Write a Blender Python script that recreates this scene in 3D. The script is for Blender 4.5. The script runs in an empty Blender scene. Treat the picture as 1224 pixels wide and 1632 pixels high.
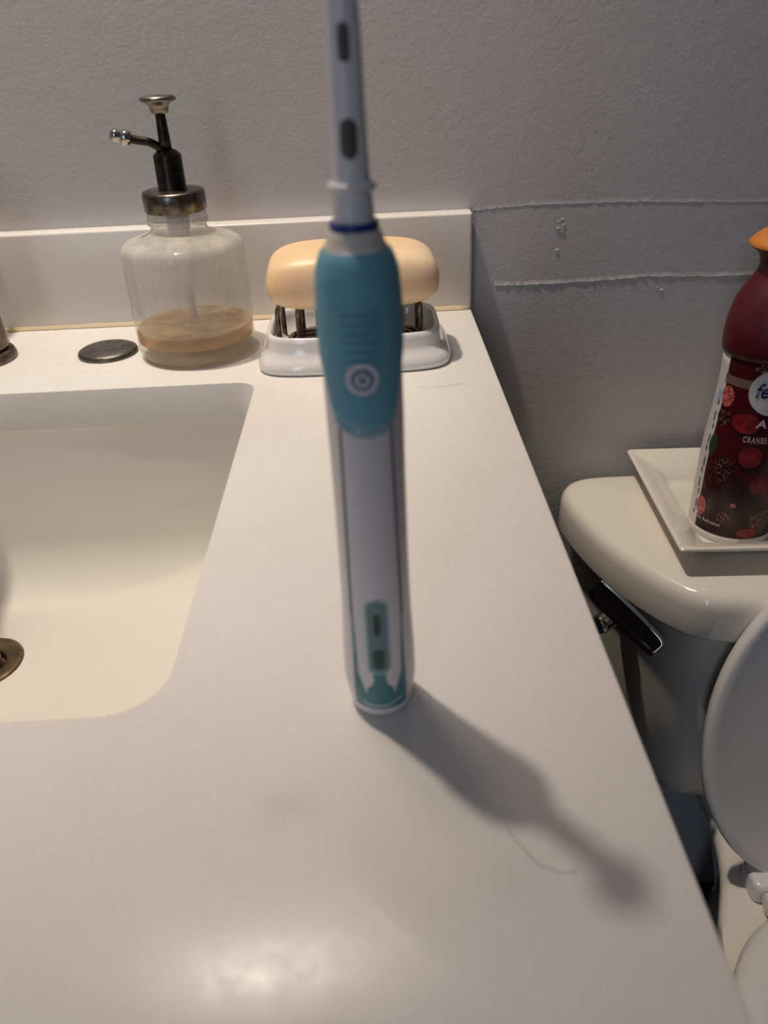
import bpy, bmesh, math, random
from mathutils import Matrix, Vector
from math import sin, cos, pi, sqrt, radians as R
random.seed(4)
SC = bpy.context.scene
COL = SC.collection
H = 0.86                                   # height of the counter top above the floor (floor = z 0)

# ------------------------------------------------------------------ camera
F_PX = 1270.0
def make_camera():
    cam = bpy.data.cameras.new('camera'); o = bpy.data.objects.new('camera', cam); COL.objects.link(o)
    p, r, y = R(31.38), R(2.777), R(0.09)
    fw = Vector((sin(y)*cos(p), cos(y)*cos(p), -sin(p)))
    rt = Vector((cos(y), -sin(y), 0)); up = rt.cross(fw)
    rt2 = cos(r)*rt - sin(r)*up; up2 = sin(r)*rt + cos(r)*up
    m = Matrix((rt2, up2, -fw)).transposed().to_4x4(); m.translation = (0, 0, H+0.21)
    o.matrix_world = m
    cam.sensor_fit = 'VERTICAL'; cam.sensor_height = 24; cam.lens = F_PX/1632*24
    cam.clip_start = 0.01
    cam.dof.use_dof = True; cam.dof.focus_distance = 0.66; cam.dof.aperture_fstop = 7.5
    SC.camera = o
make_camera()

# ------------------------------------------------------------------ light and exposure
W = bpy.data.worlds.new('world'); SC.world = W; W.use_nodes = True
W.node_tree.nodes['Background'].inputs[0].default_value = (0.72, 0.8, 1.0, 1)
W.node_tree.nodes['Background'].inputs[1].default_value = 0.02
def bulb(name, loc, watts, col, rad, tilt=(0, 0, 0)):
    """a bulb inside a downward-facing shade"""
    l = bpy.data.lights.new(name, 'SPOT'); l.energy = watts; l.color = col; l.shadow_soft_size = rad; l.spot_size = R(86); l.spot_blend = 1
    o = bpy.data.objects.new(name, l); o.location = loc; o.rotation_euler = tilt; COL.objects.link(o)
# two shaded bulbs of the vanity light above the mirror
bulb('vanity_bulb', (-0.306, 0.565, H+1.32), 62.0, (1.0, 0.86, 0.72), 0.026, (R(11), 0, 0))
bulb('vanity_bulb', (-0.178, 0.565, H+1.32), 11.0, (1.0, 0.86, 0.72), 0.07, (R(11), 0, 0))
def area(name, loc, rot, size, watts, col):
    l = bpy.data.lights.new(name, 'AREA'); l.shape = 'RECTANGLE'; l.size, l.size_y = size; l.energy = watts; l.color = col
    o = bpy.data.objects.new(name, l); o.location = loc; o.rotation_euler = rot; COL.objects.link(o)
# added area light: bluish fill from behind the camera, source unseen
area('cool_fill', (-0.66, -1.62, 1.62), (R(90), 0, R(-10)), (0.26, 1.5), 5.2, (0.66, 0.78, 1.0))
SC.view_settings.view_transform = 'Standard'; SC.view_settings.look = 'None'
SC.view_settings.gamma = 1; SC.view_settings.use_curve_mapping = False
SC.view_settings.exposure = 0.0
SC.cycles.use_denoising = True
SC.cycles.sample_clamp_indirect = 4.0
SC.cycles.max_bounces = 12; SC.cycles.transparent_max_bounces = 24
SC.cycles.caustics_refractive = False; SC.cycles.caustics_reflective = False

# ------------------------------------------------------------------ materials
def lin(c):
    return tuple((x/255/12.92 if x/255 <= .04045 else ((x/255+.055)/1.055)**2.4) for x in c) + (1,)
class Mat:
    def __init__(s, name, rgb=(200,200,200), rough=.5, metal=0., **kw):
        s.m = bpy.data.materials.new(name); s.m.use_nodes = True
        s.nt = s.m.node_tree; s.b = s.nt.nodes['Principled BSDF']; s.out = s.nt.nodes['Material Output']
        s.set(base=lin(rgb), rough=rough, metal=metal, **kw)
    def set(s, base=None, rough=None, metal=None, coat=None, ior=None, trans=None, sss=None, spec=None, alpha=None):
        i = s.b.inputs
        if base is not None: i['Base Color'].default_value = base
        if rough is not None: i['Roughness'].default_value = rough
        if metal is not None: i['Metallic'].default_value = metal
        if coat is not None: i['Coat Weight'].default_value = coat; i['Coat Roughness'].default_value = .05
        if ior is not None: i['IOR'].default_value = ior
        if trans is not None: i['Transmission Weight'].default_value = trans
        if spec is not None: i['Specular IOR Level'].default_value = spec
        if alpha is not None: i['Alpha'].default_value = alpha
        if sss is not None:
            i['Subsurface Weight'].default_value = sss; i['Subsurface Radius'].default_value = (.012, .006, .003); i['Subsurface Scale'].default_value = 1
    def n(s, t, **kw):
        x = s.nt.nodes.new(t)
        for k, v in kw.items():
            if k in x.inputs: x.inputs[k].default_value = v
            else: setattr(x, k, v)
        return x
    def link(s, a, b): s.nt.links.new(a, b)
    def coords(s):
        return s.n('ShaderNodeTexCoord').outputs['Object']
    def noise(s, scale, detail=4, rough=.55, vec=None, stretch=None):
        x = s.n('ShaderNodeTexNoise', Scale=scale, Detail=detail, Roughness=rough)
        v = vec or s.coords()
        if stretch:
            mp = s.n('ShaderNodeMapping'); mp.inputs['Scale'].default_value = stretch; s.link(v, mp.inputs['Vector']); v = mp.outputs[0]
        s.link(v, x.inputs['Vector']); return x.outputs['Fac']
    def ramp(s, fac, stops):
        x = s.n('ShaderNodeValToRGB'); e = x.color_ramp.elements
        while len(e) < len(stops): e.new(.5)
        for k, (p, c) in enumerate(stops): e[k].position = p; e[k].color = c
        s.link(fac, x.inputs[0]); return x.outputs[0]
    def mix(s, fac, a, b):
        x = s.n('ShaderNodeMix', data_type='RGBA')
        if isinstance(fac, float): x.inputs[0].default_value = fac
        else: s.link(fac, x.inputs[0])
        for v, k in ((a, 6), (b, 7)):
            if isinstance(v, tuple): x.inputs[k].default_value = v
            else: s.link(v, x.inputs[k])
        return x.outputs[2]
    def color(s, sock): s.link(sock, s.b.inputs['Base Color'])
    def bump(s, h, strength=.2, dist=.001):
        x = s.n('ShaderNodeBump', Strength=strength, Distance=dist); s.link(h, x.inputs['Height']); s.link(x.outputs[0], s.b.inputs['Normal'])
G = lambda v: (v, v, v, 1)

def wall_material():
    m = Mat('grey wall paint', (190, 191, 200), .62, spec=.3)
    big = m.noise(2.2, 3); f = m.noise(420, 3); md = m.noise(90, 4)
    m.color(m.ramp(big, [(.3, lin((192,190,192))), (.7, lin((199,197,198)))]))
    add = m.n('ShaderNodeMath', operation='ADD'); m.link(f, add.inputs[0]); m.link(md, add.inputs[1])
    m.bump(add.outputs[0], .22, .0010)
    return m.m
def quartz_material():
    m = Mat('warm white quartz', (226, 222, 218), .34, spec=.22)
    sp = m.noise(900, 2); big = m.noise(6, 4); st = m.noise(14, 3)
    base = m.ramp(big, [(.3, lin((222,217,212))), (.7, lin((230,227,223)))])
    c = m.mix(m.ramp(sp, [(.62, G(0)), (.75, G(.35))]), base, lin((190,182,172)))
    c = m.mix(m.ramp(st, [(.70, G(0)), (.80, G(.25))]), c, lin((196,184,160)))
    m.color(c)
    r = m.ramp(m.noise(160, 5), [(.3, G(.23)), (.7, G(.29))]); m.link(r, m.b.inputs['Roughness'])
    m.bump(m.noise(120, 3), .05, .0004)
    return m.m
def porcelain(name, rgb, rough=.12):
    m = Mat(name, rgb, rough, coat=.4)
    m.color(m.ramp(m.noise(7, 2), [(.3, lin(tuple(c-3 for c in rgb))), (.7, lin(rgb))]))
    return m.m
def metal(name, rgb, rough, dirt=None):
    m = Mat(name, rgb, rough, 1.)
    if dirt:
        f = m.ramp(m.noise(140, 5, .65), [(.45, G(0)), (.62, G(.8))])
        m.color(m.mix(f, lin(rgb), lin(dirt)))
        m.link(m.ramp(m.noise(60, 4), [(.3, G(rough)), (.7, G(min(1, rough+.22)))]), m.b.inputs['Roughness'])
    return m.m
def plastic(name, rgb, rough=.35, **kw):
    m = Mat(name, rgb, rough, **kw)
    m.color(m.ramp(m.noise(40, 2), [(.3, lin(tuple(max(0, c-4) for c in rgb))), (.7, lin(rgb))]))
    return m.m
def glass_material():
    m = Mat('cloudy glass', (235,235,232), .3)
    tr = m.n('ShaderNodeBsdfTransparent'); tr.inputs[0].default_value = (.965, .968, .965, 1)
    gl = m.n('ShaderNodeBsdfGlossy', Roughness=.05); lw = m.n('ShaderNodeLayerWeight', Blend=.5); fr = m.n('ShaderNodeMapRange'); pw = m.n('ShaderNodeMath', operation='POWER'); pw.inputs[1].default_value = 4; m.link(lw.outputs['Facing'], pw.inputs[0]); m.link(pw.outputs[0], fr.inputs[0]); fr.inputs[3].default_value = .04; fr.inputs[4].default_value = .5
    mg = m.n('ShaderNodeMixShader'); m.link(fr.outputs[0], mg.inputs[0]); m.link(tr.outputs[0], mg.inputs[1]); m.link(gl.outputs[0], mg.inputs[2])
    # dried soap film, thick near the shoulder and streaky below
    co = m.coords(); sep = m.n('ShaderNodeSeparateXYZ'); m.link(co, sep.inputs[0])
    hgt = m.n('ShaderNodeMapRange'); m.link(sep.outputs[2], hgt.inputs[0])
    hgt.inputs[1].default_value = .015; hgt.inputs[2].default_value = .095
    prof = m.ramp(hgt.outputs[0], [(0, G(.02)), (.08, G(.16)), (.25, G(.40)), (.55, G(.40)), (.78, G(.52)), (.86, G(1.)), (1, G(.75))])
    st = m.ramp(m.noise(55, 6, .65, stretch=(1, 1, .28)), [(.30, G(.25)), (.68, G(.85))])
    mu = m.n('ShaderNodeMath', operation='MULTIPLY'); m.link(prof, mu.inputs[0]); m.link(st, mu.inputs[1])
    mu2 = m.n('ShaderNodeMath', operation='MULTIPLY'); m.link(mu.outputs[0], mu2.inputs[0]); mu2.inputs[1].default_value = 1.15
    df = m.n('ShaderNodeBsdfDiffuse'); df.inputs[0].default_value = lin((232,228,220))
    tl = m.n('ShaderNodeBsdfTranslucent'); tl.inputs[0].default_value = lin((232,228,220))
    dt = m.n('ShaderNodeMixShader'); dt.inputs[0].default_value = .45; m.link(df.outputs[0], dt.inputs[1]); m.link(tl.outputs[0], dt.inputs[2])
    mx = m.n('ShaderNodeMixShader'); m.link(mu2.outputs[0], mx.inputs[0]); m.link(mg.outputs[0], mx.inputs[1]); m.link(dt.outputs[0], mx.inputs[2])
    m.link(mx.outputs[0], m.out.inputs[0])
    return m.m
def clear_material(name, rgb, alpha, rough=.1):
    """see-through tinted stuff: part transparent, part scattering"""
    m = Mat(name, rgb, rough)
    tr = m.n('ShaderNodeBsdfTransparent'); tr.inputs[0].default_value = lin(tuple(min(255, c+25) for c in rgb))
    tl = m.n('ShaderNodeBsdfTranslucent'); tl.inputs[0].default_value = lin(rgb)
    a = m.n('ShaderNodeMixShader'); a.inputs[0].default_value = .4; m.link(m.b.outputs[0], a.inputs[1]); m.link(tl.outputs[0], a.inputs[2])
    b = m.n('ShaderNodeMixShader'); b.inputs[0].default_value = alpha; m.link(tr.outputs[0], b.inputs[1]); m.link(a.outputs[0], b.inputs[2])
    m.link(b.outputs[0], m.out.inputs[0]); return m.m
def residue_material():
    m = Mat('soapy liquid surface', (196,158,118), .35, alpha=.6)
    m.color(m.ramp(m.noise(45, 6, .7), [(.35, lin((176,138,106))), (.55, lin((200,168,136))), (.68, lin((226,212,192)))]))
    return m.m
def soap_material():
    m = Mat('cream bar soap', (246, 214, 158), .42, sss=.6)
    co = m.coords(); sep = m.n('ShaderNodeSeparateXYZ'); m.link(co, sep.inputs[0])
    m.color(m.ramp(m.noise(22, 3), [(.35, lin((236,204,158))), (.65, lin((240,216,182)))]))
    m.bump(m.noise(60, 3), .1, .0006)
    return m.m
def berry_material(name, dark, mid, light, scale, lo, hi):
    m = Mat(name, mid, .35)
    v = m.n('ShaderNodeTexVoronoi', Scale=scale); m.link(m.coords(), v.inputs['Vector'])
    n2 = m.noise(scale*.6, 4, .7)
    add = m.n('ShaderNodeMath', operation='MULTIPLY_ADD'); m.link(v.outputs['Distance'], add.inputs[0]); add.inputs[1].default_value = .55; m.link(n2, add.inputs[2])
    m.color(m.ramp(add.outputs[0], [(lo, lin(dark)), ((lo+hi)/2, lin(mid)), (hi, lin(light))]))
    return m.m
M = dict(
    wall=wall_material(), quartz=quartz_material(),
    ceiling=plastic('ceiling white', (225,222,218), .8), floor=None,
    basin=porcelain('basin porcelain', (226, 222, 214), .16), ceramic=porcelain('soap dish ceramic', (226, 224, 222)),
    toilet=porcelain('toilet china', (226, 220, 209), .1), seat=porcelain('toilet seat plastic', (222, 218, 214), .28),
    plate=porcelain('plate ceramic', (230, 224, 212), .16),
    chrome=metal('worn chrome', (190, 186, 180), .08), tarnish=metal('tarnished chrome', (120, 112, 102), .22, (62, 52, 42)),
    nickel=metal('brushed nickel', (146, 138, 130), .24, (108, 98, 86)), darkmetal=metal('dark pump metal', (66, 60, 54), .28, (40, 34, 28)),
    steel=metal('spotted steel', (122, 120, 118), .30, (84, 78, 70)), wire=metal('soap rack wire', (156, 138, 120), .22, (74, 58, 46)),
    drainmetal=metal('drain metal', (120, 104, 84), .35, (86, 72, 54)),
    glass=glass_material(), liquid=clear_material('tan hand soap', (220, 192, 156), .50), residue=residue_material(),
    glassbase=clear_material('thick glass base', (232, 229, 222), .12, .05),
    tube=plastic('cloudy white plastic', (232, 230, 226), .5),
    soap=soap_material(), caulk=plastic('yellowed caulk', (206, 190, 158), .6),
    white=plastic('brush white plastic', (226, 221, 222), .32), grip=plastic('teal rubber', (112, 170, 188), .5, spec=.35),
    ridge=plastic('teal rubber ridge', (90, 146, 172), .55), blue=plastic('blue ring plastic', (18, 52, 128), .3),
    collar=plastic('pale collar plastic', (216, 208, 196), .4), grooveshade=plastic('seam grey', (128, 108, 104), .6),
    teal=plastic('teal print', (74, 132, 138), .4), button=plastic('button slate', (108, 122, 146), .45), pale=plastic('pale print', (222, 216, 222), .4),
    window=plastic('indicator window', (108, 138, 136), .2), mark=plastic('indicator mark', (48, 74, 68), .4), inlay=plastic('dark grey inlay', (84, 78, 72), .5),
    bristle=plastic('bristle white', (230, 235, 240), .6), gripedge=plastic('pale clear edge', (150, 180, 188), .15),
    canred=plastic('maroon label', (74, 18, 26), .32), cap=plastic('maroon plastic cap', (84, 16, 28), .42), orange=plastic('orange nozzle', (208, 128, 54), .45),
    canwhite=plastic('can white', (214, 210, 206), .3), taupe=plastic('taupe band', (118, 98, 86), .35), nearblack=plastic('dark print', (40, 12, 18), .35),
    disc=plastic('badge white', (206, 202, 204), .35), navy=plastic('navy lettering', (28, 34, 72), .4), lettering=plastic('pale lettering', (212, 190, 190), .4),
    bluemark=plastic('pale blue print', (150, 180, 214), .4), greytext=plastic('grey print', (110, 110, 122), .4), leaf=plastic('leaf print', (42, 62, 46), .4),
    raspberry=berry_material('raspberry print', (96,22,30), (158,52,58), (206,126,118), 700, .45, .95),
    blackberry=berry_material('blackberry print', (22,10,14), (34,14,18), (160,92,98), 800, .60, 1.0),
    cranberry=berry_material('cranberry print', (74,10,18), (112,20,28), (142,42,44), 160, .3, 1.0),
    cabinet=plastic('dark cabinet', (58, 50, 44), .5), black=plastic('drain dark', (14, 12, 10), .6),
    hair=plastic('hair', (120, 92, 70), .5), water=clear_material('water drop', (235,235,235), .12, .03), chip=plastic('bare paint chip', (205, 202, 202), .6),
    bristleblue=plastic('bristle blue', (70, 120, 190), .6), baseboard=plastic('baseboard paint', (220, 216, 210), .4))
def floor_material():
    m = Mat('floor tile', (92, 84, 78), .4); m.color(m.ramp(m.noise(8, 5), [(.3, lin((52,47,43))), (.7, lin((70,63,57)))])); return m.m
M['floor'] = floor_material()

# ------------------------------------------------------------------ mesh helpers
def obj(name, vf, mat, parent=None, loc=None, smooth=True, sharp=None):
    me = bpy.data.meshes.new(name); me.from_pydata(vf[0], [], vf[1])
    bm = bmesh.new(); bm.from_mesh(me); bmesh.ops.recalc_face_normals(bm, faces=bm.faces); bm.to_mesh(me); bm.free()
    me.materials.append(mat)
    if smooth:
        for p in me.polygons: p.use_smooth = True
        if sharp: me.set_sharp_from_angle(angle=R(sharp))
    o = bpy.data.objects.new(name, me); COL.objects.link(o)
    if parent: o.parent = parent
    if loc: o.location = loc
    return o
def join(*vfs):
    V, Fc = [], []
    for v, f in vfs:
        k = len(V); V += list(v); Fc += [tuple(i+k for i in q) for q in f]
    return V, Fc
def move(vf, d): return [(x+d[0], y+d[1], z+d[2]) for x, y, z in vf[0]], vf[1]
def xform(vf, mtx): return [tuple(mtx @ Vector(v)) for v in vf[0]], vf[1]
def loft(rings, closed=True, cap0=True, cap1=True):
    n = len(rings[0]); V = [p for r in rings for p in r]; Fc = []
    for k in range(len(rings)-1):
        for i in range(n if closed else n-1):
            j = (i+1) % n; Fc.append((k*n+i, k*n+j, (k+1)*n+j, (k+1)*n+i))
    if cap0: Fc.append(tuple(range(n-1, -1, -1)))
    if cap1: Fc.append(tuple((len(rings)-1)*n+i for i in range(n)))
    return V, Fc
def lathe(prof, n=48, cap0=True, cap1=True, c=(0, 0)):
    return loft([[(c[0]+r*cos(2*pi*i/n), c[1]+r*sin(2*pi*i/n), z) for i in range(n)] for r, z in prof], True, cap0, cap1)
def rrect(x0, x1, y0, y1, r, k=8):
    """rounded rectangle outline, r = radius or (bl, br, tr, tl)"""
    if not isinstance(r, tuple): r = (r,)*4
    P = []
    for (cx, cy, a, q) in ((x0+r[0], y0+r[0], 180, r[0]), (x1-r[1], y0+r[1], 270, r[1]), (x1-r[2], y1-r[2], 0, r[2]), (x0+r[3], y1-r[3], 90, r[3])):
        for i in range(k+1):
            t = R(a+90*i/k); P.append((cx+q*cos(t), cy+q*sin(t)))
    return P
def at(P, z): return [(x, y, z) for x, y in P]
def rbox(x0, x1, y0, y1, z0, z1, b=.003, k=3, r=None):
    """box with rounded edges all round"""
    r = r or b*1.5; rings = []
    for i in range(k+1):
        t = pi/2*i/k; rings.append(at(rrect(x0+b*(1-sin(t)), x1-b*(1-sin(t)), y0+b*(1-sin(t)), y1-b*(1-sin(t)), max(r-b*(1-sin(t)), .0003), 4), z0+b*(1-cos(t))))
    for i in range(k+1):
        t = pi/2*i/k; rings.append(at(rrect(x0+b*(1-cos(t)), x1-b*(1-cos(t)), y0+b*(1-cos(t)), y1-b*(1-cos(t)), max(r-b*(1-cos(t)), .0003), 4), z1-b*(1-sin(t))))
    return loft(rings)
def tube(pts, rad, n=12, squash=1.0, closed=False):
    """sweep along a polyline; rad number or list"""
    P = [Vector(p) for p in pts]; rings = []; prev = None
    for i, p in enumerate(P):
        if closed: d = P[(i+1) % len(P)]-P[i-1]
        else: d = P[min(i+1, len(P)-1)]-P[max(i-1, 0)]
        d.normalize()
        if prev is None:
            a = Vector((0, 0, 1)) if abs(d.z) < .9 else Vector((1, 0, 0)); u = d.cross(a).normalized()
        else: u = (prev-d*prev.dot(d)).normalized()
        prev = u; v = d.cross(u); r = rad[i] if isinstance(rad, (list, tuple)) else rad
        rings.append([tuple(p+u*r*cos(2*pi*k/n)+v*r*squash*sin(2*pi*k/n)) for k in range(n)])
    if closed: return loft(rings+[rings[0]], True, False, False)
    return loft(rings)
def empty(name, loc, label, cat, group=None, rot=None):
    o = bpy.data.objects.new(name, None); o.location = loc; o.empty_display_size = .02; COL.objects.link(o)
    if rot: o.rotation_euler = rot
    return tag(o, label, cat, group)
def tag(o, label, cat, group=None):
    o['label'] = label; o['category'] = cat
    if group: o['group'] = group
    return o
def structure(o): o['kind'] = 'structure'; return o
def catmull(P, k=6):
    out = []
    for i in range(len(P)-1):
        a, b, c, d = P[max(i-1, 0)], P[i], P[i+1], P[min(i+2, len(P)-1)]
        for s in range(k):
            t = s/k
            out.append(tuple(.5*((2*b[q])+(-a[q]+c[q])*t+(2*a[q]-5*b[q]+4*c[q]-d[q])*t*t+(-a[q]+3*b[q]-3*c[q]+d[q])*t**3) for q in range(len(b))))
    out.append(tuple(P[-1])); return out
def lerp_table(T, x):
    for (a, va), (b, vb) in zip(T, T[1:]):
        if x <= b: return va+(vb-va)*max(0, (x-a)/(b-a))
    return T[-1][1]

# ------------------------------------------------------------------ room shell
YW = 0.689                                  # face of the back wall
def slab(x0, x1, y0, y1, z0, z1): return rbox(x0, x1, y0, y1, z0, z1, .001, 1)
wall = structure(obj('wall_back', slab(-.8, 1.7, YW, YW+.1, 0, 2.44), M['wall'], smooth=False))
structure(obj('wall_left', slab(-.9, -.8, -1.7, YW+.1, 0, 2.44), M['wall'], smooth=False))
structure(obj('wall_right', slab(1.7, 1.8, -1.7, YW+.1, 0, 2.44), M['wall'], smooth=False))
structure(obj('wall_front', slab(-.9, 1.8, -1.8, -1.7, 0, 2.44), M['wall'], smooth=False))
structure(obj('ceiling', slab(-.9, 1.8, -1.8, YW+.1, 2.44, 2.54), M['ceiling'], smooth=False))
structure(obj('floor', slab(-.9, 1.8, -1.8, YW+.1, -.1, 0), M['floor'], smooth=False))
def paint_seam(pts, up, amp, seed):
    """a lifted edge of wall-tape paint: a thin ragged lip standing off the wall"""
    rnd = random.Random(seed); P = catmull([(x, z) for x, z in pts], 14); V, Fc = [], []
    for i, (x, z) in enumerate(P):
        j = rnd.uniform(-.0005, .0005); a = amp*rnd.uniform(.4, 1.2); e = 1 if 0 < i < len(P)-1 else .1
        V += [(x, YW-.00005, H+z+.0032+j), (x, YW-a*.5*e, H+z+.0012+j), (x, YW-a*e, H+z+j), (x, YW-.00005, H+z-.0004+j)]
    for i in range(len(P)-1):
        for q in range(3): a = i*4+q; Fc.append((a, a+4, a+5, a+1))
    return obj('paint_seam', (V, Fc), M['wall'], wall, smooth=False)
paint_seam([(.0865,.0765),(.12,.0785),(.16,.0785),(.2141,.0776),(.26,.0755),(.32,.073),(.42,.071)], 1, .0004, 1)
paint_seam([(.1056,.0139),(.13,.0133),(.16,.0132),(.1999,.0138),(.235,.0155),(.2761,.0137),(.33,.0125),(.42,.012)], 1, .0007, 2)
def paint_chip(x, z, w, h, seed):
    rnd = random.Random(seed); V, Fc = [], []
    n = 9; V.append((x, YW-.0006, H+z))
    for i in range(n):
        a = 2*pi*i/n; q = rnd.uniform(.6, 1.1); V.append((x+w*q*cos(a), YW-rnd.choice((.0001, .0007)), H+z+h*q*sin(a)))
    for i in range(n): Fc.append((0, 1+i, 1+(i+1) % n))
    return obj('paint_chip', (V, Fc), M['chip'] if seed > 90 else M['wall'], wall, smooth=False)
for k, (x, z, w, h) in enumerate([(.1600,.0655,.0045,.0026),(.1615,.0615,.0038,.0022),(.1585,.0590,.0035,.0016),(.1610,.0565,.003,.0013)]): paint_chip(x, z, w, h, k+3)
for k, (x, z) in enumerate([(.124,.0138),(.203,.0148),(.222,.0150),(.236,.0155),(.248,.0052),(.252,.0030),(.158,.0420)]): paint_chip(x, z, .0022, .0005 if k < 4 else .0009, 91+k)

# ------------------------------------------------------------------ vanity: cabinet, countertop, backsplash, sink
XR, YB, YF, XL = .0842, .671, .075, -.745
SX0, SX1, SY0, SY1 = -.510, -.085, .2117, .5292
T_STONE = .029
vc = empty('vanity_cabinet', (-.33, .38, 0), 'dark vanity cabinet hidden below the white stone countertop', 'cabinet')
def in_vc(vf): return move(vf, (.33, -.38, 0))
cx0, cx1 = XL+.01, XR-.012
def open_box(x0, x1, y0, y1, z0, z1, t):
    return join(rbox(x0, x0+t, y0, y1, z0, z1, .001, 1), rbox(x1-t, x1, y0, y1, z0, z1, .001, 1), rbox(x0+t, x1-t, y1-t, y1, z0, z1, .001, 1), rbox(x0+t, x1-t, y0, y1-t, z0, z0+t, .001, 1))
obj('body', in_vc(open_box(cx0, cx1, YF+.045, YW-.002, .1, H-T_STONE, .018)), M['cabinet'], vc, smooth=False)
obj('toe_kick', in_vc(rbox(cx0+.02, cx1-.02, YF+.1, YW-.01, 0, .1, .001, 1)), M['cabinet'], vc, smooth=False)
for x0, x1, kx in ((cx0+.002, (cx0+cx1)/2-.002, (cx0+cx1)/2-.04), ((cx0+cx1)/2+.002, cx1-.002, (cx0+cx1)/2+.04)):
    d = obj('door', in_vc(join(rbox(x0, x1, YF+.026, YF+.044, .11, H-T_STONE-.01, .002, 2), rbox(x0+.06, x1-.06, YF+.022, YF+.027, .17, H-T_STONE-.07, .002, 2))), M['cabinet'], vc, smooth=False)
    obj('knob', in_vc(xform(lathe([(.004, 0), (.004, .012), (.012, .016), (.012, .022), (.004, .026)], 20), Matrix.Translation((kx, YF+.026, .62)) @ Matrix.Rotation(pi/2, 4, 'X'))), M['nickel'], d)

def ring_fill(outer, inner):
    """faces between two nested outlines of equal count"""
def countertop_mesh():
    b = .0022; z1, z0 = H, H-T_STONE
    K = 10
    hole = lambda g: rrect(SX0-g, SX1+g, SY0-g, SY1+g, (.024+g, .024+g, .014+g, .014+g), K)
    def outer(g):
        """sample the outer rectangle at the same index as the hole outline"""
        hp = hole(0); out = []; n = K+1
        X0, X1, Y0, Y1 = XL+g, XR-g, YF+g, YB+.0175
        side = [(X0, Y0), (X1, Y0), (X1, Y1), (X0, Y1)]
        for c in range(4):
            for i in range(n):
                x, y = hp[c*n+i]
                f = i/K
                # corners: slide from one side on to the next through the corner
                if c == 0: p = (X0, y+(Y0-y)*min(1, 2*f)) if f <= .5 else (X0+(x-X0)*(2*f-1), Y0)
                elif c == 1: p = (x+(X1-x)*min(1, 2*f), Y0) if f <= .5 else (X1, Y0+(y-Y0)*(2*f-1))
                elif c == 2: p = (X1, y+(Y1-y)*min(1, 2*f)) if f <= .5 else (X1+(x-X1)*(2*f-1), Y1)
                else: p = (x+(X0-x)*min(1, 2*f), Y1) if f <= .5 else (X0, Y1+(y-Y1)*(2*f-1))
                out.append(p)
        return out
    rings = [at(hole(0), z0), at(hole(0), z1-b*.5), at(hole(b*.15), z1-b*.15), at(hole(b*.5), z1), at(outer(b), z1), at(outer(b*.3), z1-b*.3), at(outer(0), z1-b), at(outer(0), z0+b), at(outer(b), z0)]
    return loft(rings+[rings[0]], True, False, False)
tag(obj('countertop', countertop_mesh(), M['quartz'], sharp=30), 'speckled white stone countertop with an undermount sink cut-out', 'countertop')
bs = empty('backsplash', (XL, YB, H), 'low white stone backsplash strip standing along the grey wall', 'backsplash')
obj('splash_board', rbox(0, XR-XL, 0, YW-YB-.0003, .0002, .0785, .0018, 3), M['quartz'], bs, sharp=40)
cb = [( -.0046, .0002), (-.0030, .0016), (-.0014, .0034), (-.0002, .0058), (0.0006, .0058), (.0006, .0002)]
rnd = random.Random(9); rings = []
for i in range(90):
    x = (XR-XL-.002)*i/89; s = rnd.uniform(.5, .62); rings.append([(x, y*s if y < 0 else y, z*s if z > .0005 else z) for y, z in cb])
obj('caulk_bead', loft(rings), M['caulk'], bs)

DX, DY = -.297, .447
sk = empty('sink', (DX, DY, H-.19), 'cream undermount basin with a rounded bottom below the counter cut-out', 'sink')
def in_sk(vf): return move(vf, (-DX, -DY, -(H-.19)))
def basin_rings(off=0):
    rings = []; zt = H-T_STONE-.0005
    prof = [(-.0025, 0), (-.002, .01), (0, .03), (.003, .06), (.008, .085)]
    for i in range(1, 11):
        t = pi/2*i/10; prof.append((.008+.060*(1-cos(t)), .085+.048*sin(t)))
    x0, x1, y0, y1 = SX0, SX1, SY0, SY1
    for d, z in prof:
        g = d-off; k = max(0, d/.068)
        bk = .55 if d > 0 else 1               # steeper at the back
        rings.append(at(rrect(x0+g, x1-g, y0+g, y1-g*bk, (.026+.06*k, .026+.06*k, .016+.11*k, .016+.11*k), 12), zt-z-(.0 if off == 0 else off*.6)))
    n = len(rings[0])
    last = rings[-1]
    for f in (.25, .5, .75, .9, 1):
        rings.append([(x+(DX+.027*(x-DX)/sqrt((x-DX)**2+(y-DY)**2+1e-9)-x)*f, y+(DY+.027*(y-DY)/sqrt((x-DX)**2+(y-DY)**2+1e-9)-y)*f, z-.013*f) for x, y, z in last])
    return rings
ri, ro = basin_rings(), basin_rings(.010)
obj('basin', in_sk(loft(ri[::-1]+ro+[ri[-1]], True, False, False)), M['basin'], sk, sharp=50)
zd = H-T_STONE-.0005-.133-.013
fl = obj('drain_flange', in_sk(lathe([(.020, zd-.014), (.0155, zd-.012), (.0150, zd-.002), (.0165, zd+.0006), (.0265, zd+.0018), (.0282, zd+.0008), (.0288, zd-.001), (.026, zd-.004), (.020, zd-.006)], 40, c=(DX, DY))), M['drainmetal'], sk)
obj('drain_well', in_sk(lathe([(.0151, zd-.03), (.0151, zd-.004)], 28, True, False, (DX, DY))), M['black'], fl)
obj('stopper', in_sk(lathe([(.004, zd-.028), (.004, zd-.004), (.0125, zd-.001), (.0132, zd+.002), (.0120, zd+.0045), (.006, zd+.006), (.001, zd+.0063)], 32, c=(DX, DY))), M['chrome'], sk)
rnd = random.Random(5)

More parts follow.
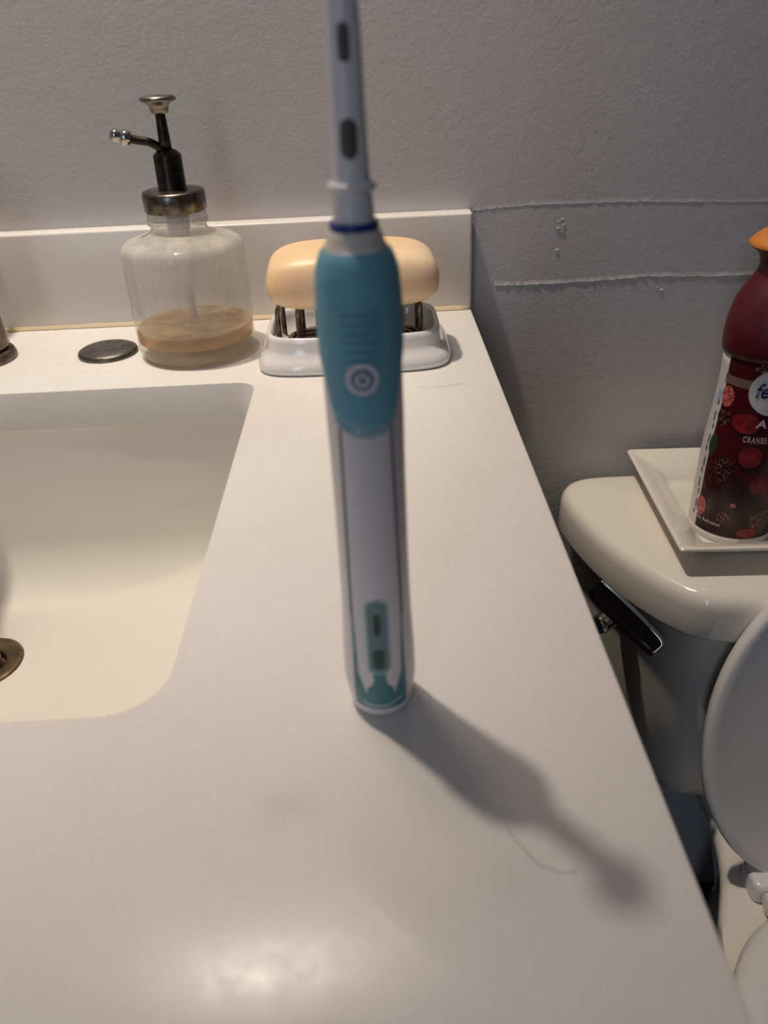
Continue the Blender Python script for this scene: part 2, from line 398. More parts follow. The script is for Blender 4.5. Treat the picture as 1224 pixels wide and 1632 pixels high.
# ------------------------------------------------------------------ faucet (only its foot is in view)
fc = empty('faucet', (-.309, .602, H), 'chrome faucet foot with a round flange behind the sink', 'faucet')
obj('flange', lathe([(.0285, 0), (.0285, .003), (.0272, .0062), (.0255, .0075), (.023, .008)], 40), M['tarnish'], fc)
bd = obj('body', lathe([(.0228, .0078), (.0250, .0110), (.0244, .016), (.0236, .03), (.022, .09), (.0225, .12), (.0205, .128), (.006, .132)], 40), M['tarnish'], fc)
obj('spout', tube(catmull([(0, -.012, .085), (0, -.05, .105), (0, -.10, .108), (0, -.135, .10), (0, -.142, .088)], 6), .012, 16), M['chrome'], fc)
obj('lever', tube(catmull([(0, .005, .129), (0, .012, .145), (0, .035, .168), (0, .055, .176)], 5), [.010]*6+[.008]*5+[.007]*5, 14, .6), M['chrome'], fc)

tag(obj('hole_cover', lathe([(.0228, 0), (.0230, .0012), (.0224, .0030), (.0195, .0045), (.010, .0053), (.001, .0055)], 48), M['steel'], None, (-.2085, .6035, H)),
    'round dull steel cap lying over the spare faucet hole', 'hole cover')

# ------------------------------------------------------------------ soap dispenser
sd = empty('soap_dispenser', (-.1365, .6005, H), 'cloudy glass soap dispenser with a tarnished metal pump', 'soap dispenser')
rb = .0445
outer = [(.001, .0002), (.036, .0002), (.0415, .0016), (.0438, .005), (rb, .010), (rb, .0755), (.0441, .0790), (.0428, .0815), (.0400, .0838), (.033, .0862), (.0255, .0884), (.0215, .0900), (.0199, .0916), (.0198, .0945), (.0212, .0955), (.0219, .0970), (.0217, .0988), (.0204, .0998), (.0210, .1010), (.0210, .1022), (.0198, .1032), (.0198, .106)]
obj('glass_bottle', lathe(outer, 72, True, False), M['glass'], sd)
obj('glass_base', lathe([(.001, .0006), (.035, .0006), (.0408, .002), (.0430, .0055), (.0437, .0128), (.0432, .0132), (.02, .0118), (.001, .0112)], 64), M['glassbase'], sd)
lq = obj('liquid_soap', lathe([(.001, .0114), (.02, .0120), (.0432, .0134), (.0436, .0205), (.0425, .0222)], 64, True, False), M['liquid'], sd)
obj('liquid_surface', lathe([(.0427, .0224), (.041, .0216), (.03, .0212), (.001, .0210)], 64, False, True), M['residue'], lq)
obj('dip_tube', lathe([(.0020, .026), (.0026, .030), (.0028, .049), (.0052, .050), (.0060, .056), (.0066, .066), (.0068, .090), (.0080, .092), (.0080, .1015), (.004, .1018)], 28), M['tube'], sd)
obj('collar', lathe([(.0200, .1042), (.0213, .1040), (.0219, .1049), (.0219, .1160), (.0212, .1172), (.0196, .1178), (.0098, .1180)], 56), M['tarnish'], sd, sharp=40)
obj('pump_housing', lathe([(.0102, .1178), (.0098, .1195), (.0096, .1400), (.0090, .1408), (.0062, .1432), (.0040, .1438)], 40), M['darkmetal'], sd, sharp=40)
obj('pump_stem', lathe([(.0042, .1430), (.0040, .1500), (.0036, .1600), (.0033, .1665)], 28), M['darkmetal'], sd)
obj('pump_head', lathe([(.0036, .1655), (.0056, .1660), (.0062, .1680), (.0064, .1698), (.0078, .1718), (.0100, .1728), (.0118, .1734), (.0121, .1748), (.0112, .1760), (.008, .1768), (.001, .1771)], 48), M['nickel'], sd)
sp = obj('spout', tube(catmull([(-.002, -.001, .1432), (-.0055, -.0012, .1462), (-.0105, -.002, .1490), (-.016, -.003, .1502), (-.0235, -.0045, .1520), (-.026, -.005, .1527)], 5), .0028, 18), M['darkmetal'], sd)
obj('nozzle_ring', xform(lathe([(.0028, -.004), (.0046, -.0036), (.0052, -.001), (.0050, .0016), (.0040, .0030)], 32), Matrix.Translation((-.0250, -.0048, .1525)) @ Vector((-.88, -.18, .25)).to_track_quat('Z', 'Y').to_matrix().to_4x4()), M['chrome'], sp)
obj('nozzle_tip', xform(lathe([(.0034, -.002), (.0040, .002), (.0044, .0042), (.0036, .0066), (.0018, .0078), (.0006, .0080)], 32), Matrix.Translation((-.0272, -.0052, .1531)) @ Vector((-.88, -.18, .25)).to_track_quat('Z', 'Y').to_matrix().to_4x4()), M['chrome'], sp)

# ------------------------------------------------------------------ soap dish, rack and soap
CX, CY = -.0150, .5795
def superell(hx, hy, e, n=72, cx=0, cy=0):
    P = []
    for i in range(n):
        t = 2*pi*i/n; c, s = cos(t), sin(t)
        P.append((cx+hx*math.copysign(abs(c)**e, c), cy+hy*math.copysign(abs(s)**e, s)))
    return P
hx, hy = .0707, .0478
dish_prof = [(.0030, .0), (.0006, .0012), (0, .0035), (.0006, .0068), (.0030, .0100), (.0062, .0128), (.0072, .0160), (.0076, .0215), (.0080, .0240), (.0092, .0253), (.0106, .0252), (.0118, .0238), (.0126, .0200), (.0140, .0120), (.0200, .0074), (.0270, .0060), (.036, .0058)]
rings = [at(superell(hx-d, hy-d, .40), z) for d, z in dish_prof]
dish = tag(obj('soap_dish', loft(rings), M['ceramic'], None, (CX, CY, H)), 'white ceramic soap dish with a flared foot by the backsplash', 'soap dish')
rk = empty('soap_rack', (CX, CY, H+.0065), 'dark wire soap rack sitting inside the white ceramic dish', 'soap rack')
obj('base_ring', tube(at(superell(.0490, .0262, .4), .0028), .0018, 10, 1.0, True), M['wire'], rk)
obj('base_ring', tube(at(superell(.0440, .0205, .4), .0024), .0014, 10, 1.0, True), M['wire'], rk)
slat0 = None
zt = .0318
path = [(0, -.0262, .0026), (0, -.0265, .012), (0, -.0266, zt-.012), (0, -.0260, zt-.0055), (0, -.0236, zt-.0015), (0, -.020, zt), (0, .0, zt+.0002), (0, .020, zt), (0, .0236, zt-.0015), (0, .0260, zt-.0055), (0, .0266, zt-.012), (0, .0265, .012), (0, .0262, .0026)]
for k in range(8):
    if slat0 is None: o = slat0 = obj('slat', tube(catmull(path, 3), .0019, 12), M['wire'], rk)
    else: o = slat0.copy(); COL.objects.link(o); o.parent = rk
    o.location = (-.0535+.0146*k, 0, 0)
    if k in (0, 7): o.scale = (1, .70, 1)
def superquad(a, b, c, e1, e2, nu=64, nv=32):
    V, Fc = [], []
    g = lambda w, m: math.copysign(abs(w)**m, w)
    for j in range(nv+1):
        t = -pi/2+pi*j/nv
        for i in range(nu):
            u = 2*pi*i/nu
            V.append((a*g(cos(t), e1)*g(cos(u), e2), b*g(cos(t), e1)*g(sin(u), e2), c*g(sin(t), e1)))
    for j in range(nv):
        for i in range(nu):
            k = (i+1) % nu; Fc.append((j*nu+i, j*nu+k, (j+1)*nu+k, (j+1)*nu+i))
    return V, Fc
V, Fc = superquad(.0612, .0350, .0200, .52, .42)
V = [(x*(1-.06*max(0, z/.02)), y*(1-.10*max(0, z/.02)), z-.0012*(1 if z > 0 else 0)*(x/.06)**2) for x, y, z in V]
sb_ = obj('soap_bar', (V, Fc), M['soap'], None, (-.0136, .5775, H+.0065+zt+.0020+.0203))
bm = bmesh.new(); bm.from_mesh(sb_.data); bmesh.ops.remove_doubles(bm, verts=bm.verts, dist=1e-6); bm.to_mesh(sb_.data); bm.free()
sb_.rotation_euler = (R(1.0), R(.6), R(2.0))
tag(sb_, 'cream bar of soap resting on the wire rack', 'soap')

# ------------------------------------------------------------------ electric toothbrush
BX, BY = -.0038, .2157
tb = empty('electric_toothbrush', (BX, BY, H), 'white and teal electric toothbrush standing upright on the counter', 'toothbrush')
HW = [(0, .0100), (.0008, .0108), (.0025, .0112), (.0060, .0116), (.0100, .0123), (.0142, .0127), (.0200, .0126), (.0259, .0124), (.0426, .0117), (.0633, .0114), (.0824, .0113), (.1001, .0113), (.1125, .0114), (.1243, .0114), (.1373, .0112), (.1461, .0112), (.1546, .0106), (.1579, .0097), (.1603, .0087), (.1615, .0075)]
def hw(z): return lerp_table(HW, z)
DEP = 1.06
def body_pt(th, z, off=0.):
    """th measured from the front (towards the camera), + to the right"""
    r = hw(z)+off
    return (r*sin(th), -r*DEP*cos(th), z)
def front(x, z, off=0.):
    r = hw(z)+off; x2 = max(-1, min(1, x/r)); return (x, -r*DEP*sqrt(1-x2*x2), z)
rows = [z for z, _ in HW]
rows = sorted(set([0, .0008, .0016, .0025, .004, .006, .008] + [.01+.004*i for i in range(37)] + [.1579, .1603, .1615]))
obj('handle', loft([[body_pt(2*pi*i/56, z) for i in range(56)] for z in rows]), M['white'], tb)
obj('base_gap', loft([[(.0104*sin(2*pi*i/40), -.0104*DEP*cos(2*pi*i/40), z) for i in range(40)] for z in (.0002, .0009)]), M['inlay'], tb)
# rubber grip, one shell that runs down the front in a tongue
def zlow(d):
    d = abs(d)
    if d < 50: return .1130+.0042*(1-sqrt(max(0, 1-(d/50)**2)))
    if d < 58: return .1172+.007*((d-50)/8)
    if d < 92: return .1242+.0138*((d-58)/34)**1.1
    return .138
def grip_shell(lo, hi, ths, n, off):
    rings = []; NT = len(ths)
    for j in range(n+1):
        f = j/n; ring = []
        for d in ths:
            a = lo(d); z = a+(hi(d)-a)*f; e = min(1, f*14)**.5*min(1, .4+(1-f)*20)
            ring.append(body_pt(R(d), z, off*e))
        rings.append(ring)
    return loft(rings, False, False, False)
ths = [-180+3*i for i in range(121)]
gp = obj('grip', grip_shell(zlow, lambda d: .1606, ths, 40, .0008), M['grip'], tb)
for k in range(8):
    z = .1285+.0025*k; w = .0035+.0006*min(k, 4)
    V = []
    for i in range(13):
        x = -w+2*w*i/12; s = sqrt(max(0, 1-(x/w)**2))
        V += [front(x, z-.0006, .0007), front(x, z, .0007+.0006*s), front(x, z+.0006, .0007)]
    obj('ridge', (V, [q for i in range(12) for q in ((i*3, i*3+3, i*3+4, i*3+1), (i*3+1, i*3+4, i*3+5, i*3+2))]), M['ridge'], gp)
obj('grip_edge', grip_shell(lambda d: zlow(d)-.0030+.002*abs(d/46)**3, lambda d: zlow(d)+.0003, [-46+4*i for i in range(24)], 4, .0004), M['gripedge'], tb)
def patch(name, zs, xl, xr, mat, off, nx=6, parent=tb):
    V = [front(xl(z)+(xr(z)-xl(z))*i/nx, z, off) for z in zs for i in range(nx+1)]; n = nx+1
    return obj(name, (V, [(j*n+i, j*n+i+1, (j+1)*n+i+1, (j+1)*n+i) for j in range(len(zs)-1) for i in range(nx)]), mat, parent)
def disc(name, cx, cz, r0, r1, mat, off, parent, a0=0, a1=360, n=36, sx=1.):
    V = []
    for i in range(n+1):
        t = R(a0+(a1-a0)*i/n)
        for q in (r0, r1): V.append(front(cx+q*sx*sin(t), cz+q*cos(t), off))
    return obj(name, (V, [(2*i, 2*i+1, 2*i+3, 2*i+2) for i in range(n)]), mat, parent)
zb = .1287
pb = disc('power_button', 0, zb, .0001, .0044, M['button'], .0014, tb)
disc('button_ring', 0, zb, .0032, .0046, M['pale'], .00155, pb)
disc('power_symbol', 0, zb-.0001, .0011, .0021, M['pale'], .0016, pb, 40, 320)
patch('power_bar', [zb+.0004, zb+.0022], lambda z: -.00045, lambda z: .00045, M['pale'], .0016, 1, pb)
lv = lambda a, b, n: [a+(b-a)*i/n for i in range(n+1)]
gx = lambda z: lerp_table([(.0055, .0089), (.015, .0089), (.030, .0085), (.067, .0080), (.114, .0073)], z)
tw = lambda z: lerp_table([(.0055, .0016), (.02, .0013), (.044, .0004), (.05, .0003)], z)
for s in (-1, 1):
    patch('panel_groove_shade', lv(.044, .113, 24), lambda z: s*gx(z)-.00038, lambda z: s*gx(z)+.00038, M['grooveshade'], .00012, 1)  # flat grey strips paint the recess shade of the panel grooves
    patch('teal_stripe', lv(.0118, .046, 16), lambda z: s*gx(z)-(tw(z) if s > 0 else .0001), lambda z: s*gx(z)+(tw(z) if s < 0 else .0001), M['teal'], .00014, 2)
    # slanting teal wedge that joins the stripe to the base
    patch('teal_wedge', lv(.0105, .021, 8), lambda z: min(-s*0+(s*gx(z)), s*lerp_table([(.0105, .0045), (.0150, .0056), (.021, .0074)], z)), lambda z: max(s*gx(z), s*lerp_table([(.0105, .0045), (.0150, .0056), (.021, .0074)], z)), M['teal'], .00013, 3)
patch('teal_base', lv(.0048, .0118, 6), lambda z: -gx(z), lambda z: gx(z), M['teal'], .00015, 14)
patch('teal_column', lv(.0115, .022, 8), lambda z: -lerp_table([(.0115, .0050), (.0165, .0042), (.0166, .0030), (.0195, .0020), (.022, .0024)], z), lambda z: lerp_table([(.0115, .0050), (.0165, .0042), (.0166, .0030), (.0195, .0020), (.022, .0024)], z), M['teal'], .00015, 6)
wv = lambda z: 0
V = []
for i in range(25):
    x = -.0062+.0134*i/24; z = .0072+(.0016/(1+math.exp(-(x-.0046)/.0005)))-(.0006*sin((x+.0062)/.0134*pi) if x < .0035 else 0)+(.0008 if x < -.0055 else 0)
    V += [front(x, z-.0004, .0002), front(x, z+.0004, .0002)]
obj('pale_stroke', (V, [(2*i, 2*i+2, 2*i+3, 2*i+1) for i in range(24)]), M['pale'], tb)
def capsule(name, z0, z1, r, mat, off, parent, x=0):
    zs = lv(z0, z1, 28); f = lambda z: sqrt(max(0, r*r-max(0, z0+r-z)**2-max(0, z-(z1-r))**2))
    return patch(name, zs, lambda z: x-f(z), lambda z: x+f(z), mat, off, 6, parent)
cw = capsule('indicator_rim', .0215, .0532, .0039, M['gripedge'], .00016, tb)
capsule('indicator_window', .0224, .0523, .0031, M['window'], .00024, cw)
capsule('indicator_mark', .0243, .0330, .0019, M['mark'], .0003, cw)
capsule('indicator_mark', .0385, .0475, .0012, M['mark'], .0003, cw)
# neck, ring and brush head
obj('collar', lathe([(.0086, .1600), (.0084, .1612), (.0080, .1616), (.0076, .1628), (.0072, .1640), (.0066, .1652), (.0055, .1660)], 48), M['collar'], tb)
bh = obj('brush_head', join(lathe([(.0054, .1662), (.0056, .1675), (.0054, .1690), (.0051, .1738), (.0051, .1752), (.0048, .1772), (.0046, .1790), (.0044, .1895), (.0041, .2104), (.0038, .2170), (.0034, .2230), (.0030, .2300)], 40),
    xform(lathe([(.0001, -.0026), (.0060, -.0025), (.0068, -.0015), (.0070, .0008), (.0064, .0024), (.001, .0027)], 36), Matrix.Translation((0, 0, .2365)) @ Matrix.Rotation(pi/2, 4, 'X'))), M['white'], tb)
obj('blue_ring', lathe([(.0056, .1648), (.0064, .1650), (.0066, .1660), (.0064, .1671), (.0055, .1673)], 48), M['blue'], bh)
obj('neck_flange', lathe([(.0049, .1744), (.0060, .1748), (.0064, .1756), (.0060, .1765), (.0047, .1770)], 48), M['white'], bh)
def neck_patch(z0, z1, w, r):
    zs = lv(z0, z1, 12); V = []
    for z in zs:
        f = max(.15, sqrt(max(0, w*w-max(0, z0+w-z)**2-max(0, z-(z1-w))**2))/w)
        for i in range(5):
            x = w*f*(-1+i/2); V.append((x, -sqrt(r(z)**2-x*x)-.0001, z))
    return V, [(j*5+i, j*5+i+1, (j+1)*5+i+1, (j+1)*5+i) for j in range(12) for i in range(4)]
nr = lambda z: lerp_table([(.1790, .0046), (.1895, .0044), (.2104, .0041), (.2170, .0038)], z)
obj('dark_inlay', neck_patch(.1823, .1915, .0021, nr), M['inlay'], bh)
obj('dark_inlay', neck_patch(.2030, .2112, .0014, nr), M['inlay'], bh)
br = obj('bristles', join(*[xform(lathe([(.0008, 0), (.0008, .0062)], 8), Matrix.Translation((.0018*q*cos(2*pi*i/n+q), -.0024, .2365+.0018*q*sin(2*pi*i/n+q))) @ Matrix.Rotation(pi/2, 4, 'X')) for q, n in ((0, 1), (1, 6), (2, 12), (3, 17)) for i in range(n)]), M['bristle'], bh, smooth=False)
br['kind'] = 'stuff'

# ------------------------------------------------------------------ toilet
TX = .425
tl = empty('toilet', (TX, .30, 0), 'white toilet with its lid raised in the gap beside the counter', 'toilet')
def in_tl(vf): return move(vf, (-TX, -.30, 0))
LID = [(.215, .6795), (.198, .678), (.183, .672), (.173, .661), (.1690, .647), (.1700, .628), (.1755, .600), (.1845, .567), (.1985, .533), (.2160, .503), (.2370, .4800), (.262, .4710), (.300, .4660), (.36, .4625), (.425, .4615)]
half = catmull(LID, 5)
OUT = half+[(2*TX-x, y) for x, y in half[-2::-1]]
def inset(P, d, dy=None):
    out = []; n = len(P)
    for i in range(n):
        a, b = Vector(P[i-1]), Vector(P[(i+1) % n]); t = (b-a).normalized(); nrm = Vector((-t.y, t.x))
        out.append((P[i][0]+nrm.x*d, P[i][1]+nrm.y*d))
    return out
zt_, zb_ = H-.171, H-.213
rings = []
for d, z in [(.016, zb_), (.003, zb_), (.0006, zb_+.0012), (0, zb_+.004), (.0005, zt_-.014), (.0018, zt_-.008), (.0045, zt_-.0035), (.009, zt_-.0008), (.014, zt_)]: rings.append(at(inset(OUT, d), z))
rings.append([(TX+(x-TX)*.5, .58+(y-.58)*.5, z) for x, y, z in rings[-1]])
rings.insert(0, [(TX+(x-TX)*.5, .58+(y-.58)*.5, z) for x, y, z in rings[0]])
tank_lid = obj('tank_lid', in_tl(loft(rings)), M['toilet'], tl, sharp=60)
def tank_ring(d, z, bot):
    P = inset(OUT, d); yb = .676
    return at([(TX+(x-TX)*(1-.10*bot), yb+(y-yb)*(1-.10*bot)) for x, y in P], z)
z0 = H-.447
rings = [tank_ring(.05, z0, 1), tank_ring(.028, z0+.002, 1), tank_ring(.020, z0+.010, 1), tank_ring(.016, z0+.03, .95), tank_ring(.013, H-.33, .55), tank_ring(.012, zb_-.02, .05), tank_ring(.012, zb_+.001, 0)]
obj('tank', in_tl(loft(rings)), M['toilet'], tl, sharp=50)
# lever: a slim chrome paddle in front of the bowed left shoulder of the tank
A, B = Vector((.1690, .530, H-.201)), Vector((.2160, .488, H-.2375))
dv = (B-A); L = dv.length; ex = dv.normalized(); nz = Vector((-.50, -.62, .55)); nz = (nz-ex*nz.dot(ex)).normalized(); ey = nz.cross(ex)
mt = Matrix((ex, ey, nz)).transposed().to_4x4(); mt.translation = A
pr = [at(superell(L/2*s, .0105*s2, .32, 48, L/2, .006), z) for s, s2, z in ((.97, .86, -.0022), (1, 1, -.0014), (1, 1, -.0002), (.985, .94, .0004), (.9, .5, -.0004))]
lvr = obj('flush_lever', in_tl(xform(loft(pr), mt)), M['chrome'], tl)
K = Vector((.186, .532, H-.236)); kd = Vector((.72, .6, .0)).normalized()
obj('pivot', in_tl(xform(lathe([(.0001, -.012), (.006, -.011), (.0085, -.006), (.0085, .012), (.011, .014), (.011, .022)], 28), Matrix.Translation(K) @ kd.to_track_quat('Z', 'Y').to_matrix().to_4x4())), M['chrome'], lvr)
# bowl
BOWL = [(0, .625), (.09, .620), (.115, .600), (.121, .55), (.123, .50), (.135, .44), (.161, .377), (.178, .30), (.184, .20), (.178, .11), (.155, .03), (.115, -.03), (.06, -.060), (0, -.068)]
BH = catmull(BOWL, 4)
def bowl_outline(sx, y0, y1):
    """the bowl's rim outline scaled across and squeezed to the span y0..y1"""
    f = lambda y: y0+(y+.068)*(y1-y0)/.693
    return [(TX-x*sx, f(y)) for x, y in BH]+[(TX+x*sx, f(y)) for x, y in BH[-2:0:-1]]
zr = H-.450
rings = [at(bowl_outline(a, y0, y1), z) for a, y0, y1, z in ((.60, .03, .60, 0), (.60, .03, .60, .03), (.56, .06, .58, .10), (.60, .03, .56, .22), (.80, -.035, .57, .33), (.975, -.064, .615, zr-.03), (1, -.068, .625, zr-.012), (.985, -.065, .622, zr-.003), (.945, -.058, .615, zr), (.6, 0, .34, zr), (.55, .01, .33, zr-.02), (.3, .06, .26, zr-.14))]
obj('bowl', in_tl(loft(rings)), M['toilet'], tl, sharp=50)
# seat (down)
def seat_ring(d, z, z2=None): return at(superell(.196-d, .226-d, .64, 72, TX, .172), z)
rings = [seat_ring(.004, zr+.004), seat_ring(0, zr+.008), seat_ring(0, zr+.016), seat_ring(.004, zr+.021), seat_ring(.012, zr+.0235), seat_ring(.040, zr+.024), seat_ring(.062, zr+.018), seat_ring(.068, zr+.008), seat_ring(.066, zr+.004)]
obj('seat', in_tl(loft(rings+[rings[0]], True, False, False)), M['seat'], tl)
# raised lid leaning back towards the tank
LZ = zr+.006; ang = R(90-9.0)
def lid_ring(d, t):
    P = superell(.176-d, .178-d, .90, 80)
    return [(x, y+.158, t) for x, y in P]
rings = [lid_ring(.05, -.002), lid_ring(.010, -.002), lid_ring(.003, -.0035), lid_ring(0, -.001), lid_ring(0, .006), lid_ring(.004, .011), lid_ring(.012, .013), lid_ring(.06, .016)]
mt = Matrix.Translation((TX, .418, LZ)) @ Matrix.Rotation(ang, 4, 'X') @ Matrix.Scale(-1, 4, (0, 0, 1))
obj('seat_lid', in_tl(xform(loft(rings), mt)), M['seat'], tl)
for sgn in (-1, 1):
    hx_ = TX+sgn*.092; x0, x1 = sorted((hx_-.032*1, hx_+.024))
    hg = obj('hinge', in_tl(rbox(x0, x1, .402, .434, zr-.001, zr+.022, .005, 3)), M['seat'], tl)
    obj('hinge_pin', in_tl(xform(lathe([(.005, -.001), (.0085, 0), (.0095, .002), (.0095, .050), (.0085, .052), (.005, .053)], 28), Matrix.Translation((x0+.006, .393, zr+.0130)) @ Matrix.Rotation(pi/2, 4, 'Y'))), M['seat'], hg)

# ------------------------------------------------------------------ square plate on the tank
pl_c = (.3175, .5865, H-.1709)
def plate_ring(s, z, r): return at(rrect(-s, s, -s, s, r, 6), z)
rings = [plate_ring(.052, 0, .006), plate_ring(.0555, .0008, .007), plate_ring(.057, .003, .007), plate_ring(.0645, .0115, .006), plate_ring(.0815, .0205, .0045), plate_ring(.0848, .0225, .004), plate_ring(.0856, .0245, .004), plate_ring(.0848, .0258, .004), plate_ring(.083, .0258, .004), plate_ring(.0600, .0145, .006), plate_ring(.0565, .0095, .006), plate_ring(.0545, .0060, .006), plate_ring(.051, .0048, .006)]
plate = obj('square_plate', loft(rings), M['plate'], None, pl_c, sharp=60)
plate.rotation_euler = (0, 0, R(-2.4))
tag(plate, 'square white ceramic plate with raised rim on the toilet tank', 'plate')

# ------------------------------------------------------------------ air freshener can
CC = (.2945, .568, H-.1709+.0049)
cn = empty('air_freshener', CC, 'maroon air freshener can with berry label standing on the square plate', 'air freshener')
zc = lambda z: z+.1660                      # z relative to the counter top -> relative to the can's foot
CAN = [(zc(-.166), .0310), (zc(-.1645), .0326), (zc(-.161), .0331), (zc(-.152), .0332), (zc(-.107), .0334), (zc(-.085), .0326), (zc(-.0708), .0314), (zc(-.055), .0302), (zc(-.039), .0294), (zc(-.028), .0293), (zc(-.0185), .0297), (zc(-.0108), .0294)]
def can_r(z): return lerp_table(CAN, z)
camdir = math.atan2(-CC[1], -CC[0])
def can_pt(phi, z, off=0.):
    a = camdir+phi; r = can_r(z)+off; return (r*cos(a), r*sin(a), z)
obj('can_body', loft([[can_pt(2*pi*i/72, z) for i in range(72)] for z, _ in CAN]), M['canwhite'], cn)
def label(name, z0, z1, a0, a1, mat, off, nz=10, na=40):
    V = [can_pt(R(a0+(a1-a0)*i/na), z0+(z1-z0)*j/nz, off) for j in range(nz+1) for i in range(na+1)]; n = na+1
    return obj(name, (V, [(j*n+i, j*n+i+1, (j+1)*n+i+1, (j+1)*n+i) for j in range(nz) for i in range(na)]), mat, cn)
lb = label('front_label', zc(-.1590), zc(-.0110), -50, 112, M['canred'], .00015, 30)
label('gold_band', zc(-.0318), zc(-.0248), -53, 112, M['taupe'], .0003, 2)
label('dark_line', zc(-.1258), zc(-.1242), -50, 112, M['nearblack'], .0003, 1)
label('label_foot', zc(-.1588), zc(-.1258), -50, 112, M['nearblack'], .00022, 4)
label('side_print', zc(-.052), zc(-.040), -66, -56, M['bluemark'], .0002, 2, 6)
for k in range(11): label('small_print', zc(-.150+.0098*k-.0035*(k % 2)), zc(-.1455+.0098*k), -60+1.2*(k % 3), -57+1.2*(k % 3), M['greytext'], .0003, 1, 2)
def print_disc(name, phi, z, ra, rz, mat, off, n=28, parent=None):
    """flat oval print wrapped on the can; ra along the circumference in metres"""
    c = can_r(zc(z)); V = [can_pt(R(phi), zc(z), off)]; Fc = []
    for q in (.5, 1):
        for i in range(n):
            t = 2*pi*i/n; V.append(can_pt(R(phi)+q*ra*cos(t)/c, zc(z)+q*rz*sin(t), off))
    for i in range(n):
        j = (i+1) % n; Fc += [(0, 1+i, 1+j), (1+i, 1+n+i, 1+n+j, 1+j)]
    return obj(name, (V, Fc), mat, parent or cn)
berries = [('raspberry', -41, -.0415, .0060, .0085), ('blackberry', -40, -.0585, .0060, .0070), ('cranberry', -6, -.0585, .0100, .0080), ('cranberry', 9, -.0850, .0085, .0085), ('blackberry', -22, -.0995, .0088, .0105),
           ('cranberry', 28, -.1085, .0080, .0080), ('raspberry', -44.5, -.1380, .0052, .0090), ('blackberry', -9, -.1415, .0050, .0060), ('blackberry', 41, -.1420, .0100, .0110), ('cranberry', 25, -.1530, .0080, .0045), ('raspberry', 0, -.1285, .0022, .0022),
           ('blackberry', 4, -.0165+.0020, .0075, .0035), ('blackberry', 62, -.118, .0100, .0100), ('cranberry', 66, -.09, .009, .009), ('raspberry', 88, -.14, .008, .01), ('cranberry', 95, -.06, .009, .009)]
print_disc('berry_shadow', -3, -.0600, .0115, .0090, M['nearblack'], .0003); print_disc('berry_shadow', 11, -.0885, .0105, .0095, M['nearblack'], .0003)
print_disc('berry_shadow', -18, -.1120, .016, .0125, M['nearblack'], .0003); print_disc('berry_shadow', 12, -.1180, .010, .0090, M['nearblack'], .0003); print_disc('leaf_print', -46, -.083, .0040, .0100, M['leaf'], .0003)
for k, (n, ph, z, ra, rz) in enumerate(berries): print_disc('berry_print', ph, z, ra, rz, M[n], .0004+.00002*k)
bd_ = print_disc('round_badge', 26, -.0325, .0190, .0185, M['disc'], .0007, 48)
def text_on_can(s, name, phi0, z, size, mat, off, shear=0., xs=1., track=1., bold=.012):
    cu = bpy.data.curves.new(name, 'FONT'); cu.body = s; cu.size = size; cu.shear = shear; cu.space_character = track; cu.offset = size*bold; cu.resolution_u = 4
    t = bpy.data.objects.new(name, cu); COL.objects.link(t)
    bpy.context.view_layer.update()
    me = bpy.data.meshes.new_from_object(t.evaluated_get(bpy.context.evaluated_depsgraph_get()))
    bpy.data.objects.remove(t)
    for v in me.vertices:
        x, y = v.co.x*xs, v.co.y; v.co = can_pt(R(phi0)+x/can_r(zc(z)), zc(z)+y, off)
    me.materials.clear(); me.materials.append(mat)
    o = bpy.data.objects.new(name, me); COL.objects.link(o); o.parent = cn
    return o
text_on_can('febreze', 'badge_lettering', -2.6, -.0368, .0160, M['navy'], .0009, .28, .74, 1.05, .02)
text_on_can('AIR', 'lettering', 7.5, -.0602, .0090, M['lettering'], .0011, .14, 1.12, 1.2, .02)
text_on_can('CRANBERRY', 'lettering', -5.0, -.0728, .0070, M['lettering'], .0011, 0, .52, 1.3, .012)
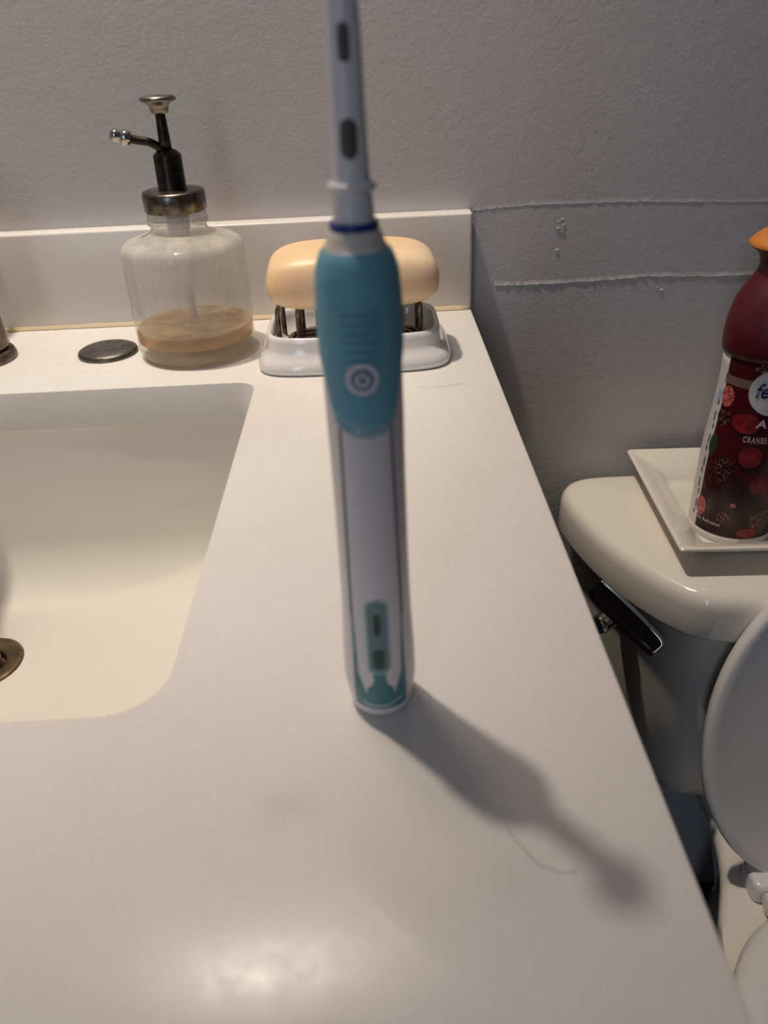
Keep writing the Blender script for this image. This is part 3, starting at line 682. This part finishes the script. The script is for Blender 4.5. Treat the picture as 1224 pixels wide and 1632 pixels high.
text_on_can('Air Refresher', 'lettering', -47.5, -.1500, .0042, M['lettering'], .0008, 0, .85, 1.1)
capp = [(.0296, zc(-.0110)), (.0313, zc(-.0095)), (.0322, zc(-.0040)), (.0323, zc(.004)), (.0320, zc(.0106)), (.0306, zc(.0195)), (.0282, zc(.0290)), (.0242, zc(.0375)), (.0200, zc(.0445)), (.0172, zc(.0500)), (.0166, zc(.0545)), (.0176, zc(.0590)), (.0205, zc(.0630)), (.0250, zc(.0658)), (.0262, zc(.0668))]
obj('spray_cap', lathe([(r, z) for r, z in capp], 64), M['cap'], cn, sharp=50)
obj('nozzle_top', lathe([(.0262, zc(.0669)), (.0266, zc(.0680)), (.0258, zc(.0700)), (.0230, zc(.0730)), (.0185, zc(.0765)), (.012, zc(.0785)), (.001, zc(.079))], 64), M['orange'], cn, sharp=60)
obj('foot_rim', lathe([(.0308, -.0000), (.0326, .0002), (.0333, .0018), (.0335, .0045), (.0333, .0062), (.0326, .0064)], 64), M['canwhite'], cn)

# ------------------------------------------------------------------ small things: hairs, water drops
def hair(pts, label):
    tag(obj('hair_strand', tube(catmull([(x, y, H+.00035) for x, y in pts], 8), .00006, 5), M['hair']), label, 'hair')
hair([(.0330, .1555), (.0365, .1490), (.0395, .1440), (.0455, .1405), (.0510, .1405)], 'fine curled hair lying inside the shadow of the toothbrush')
hair([(.028, .505), (.040, .502), (.052, .505), (.060, .506)], 'thin hair on the counter in front of the soap dish')
drops = []
rnd = random.Random(2)
for k in range(16):
    x, y, s = rnd.uniform(-.25, -.17), rnd.uniform(.55, .59), rnd.uniform(.0007, .0018)
    if (x+.1365)**2+(y-.6005)**2 > .048**2 and (x+.2085)**2+(y-.6035)**2 > .025**2: drops.append(move(lathe([(s, 0), (s*.9, s*.25), (s*.5, s*.45), (.0001, s*.5)], 12), (x, y, H+.00003)))
wd = tag(obj('water_drops', join(*drops), M['water']), 'scattered tiny water drops on the counter before the steel cap', 'water drops'); wd['kind'] = 'stuff'
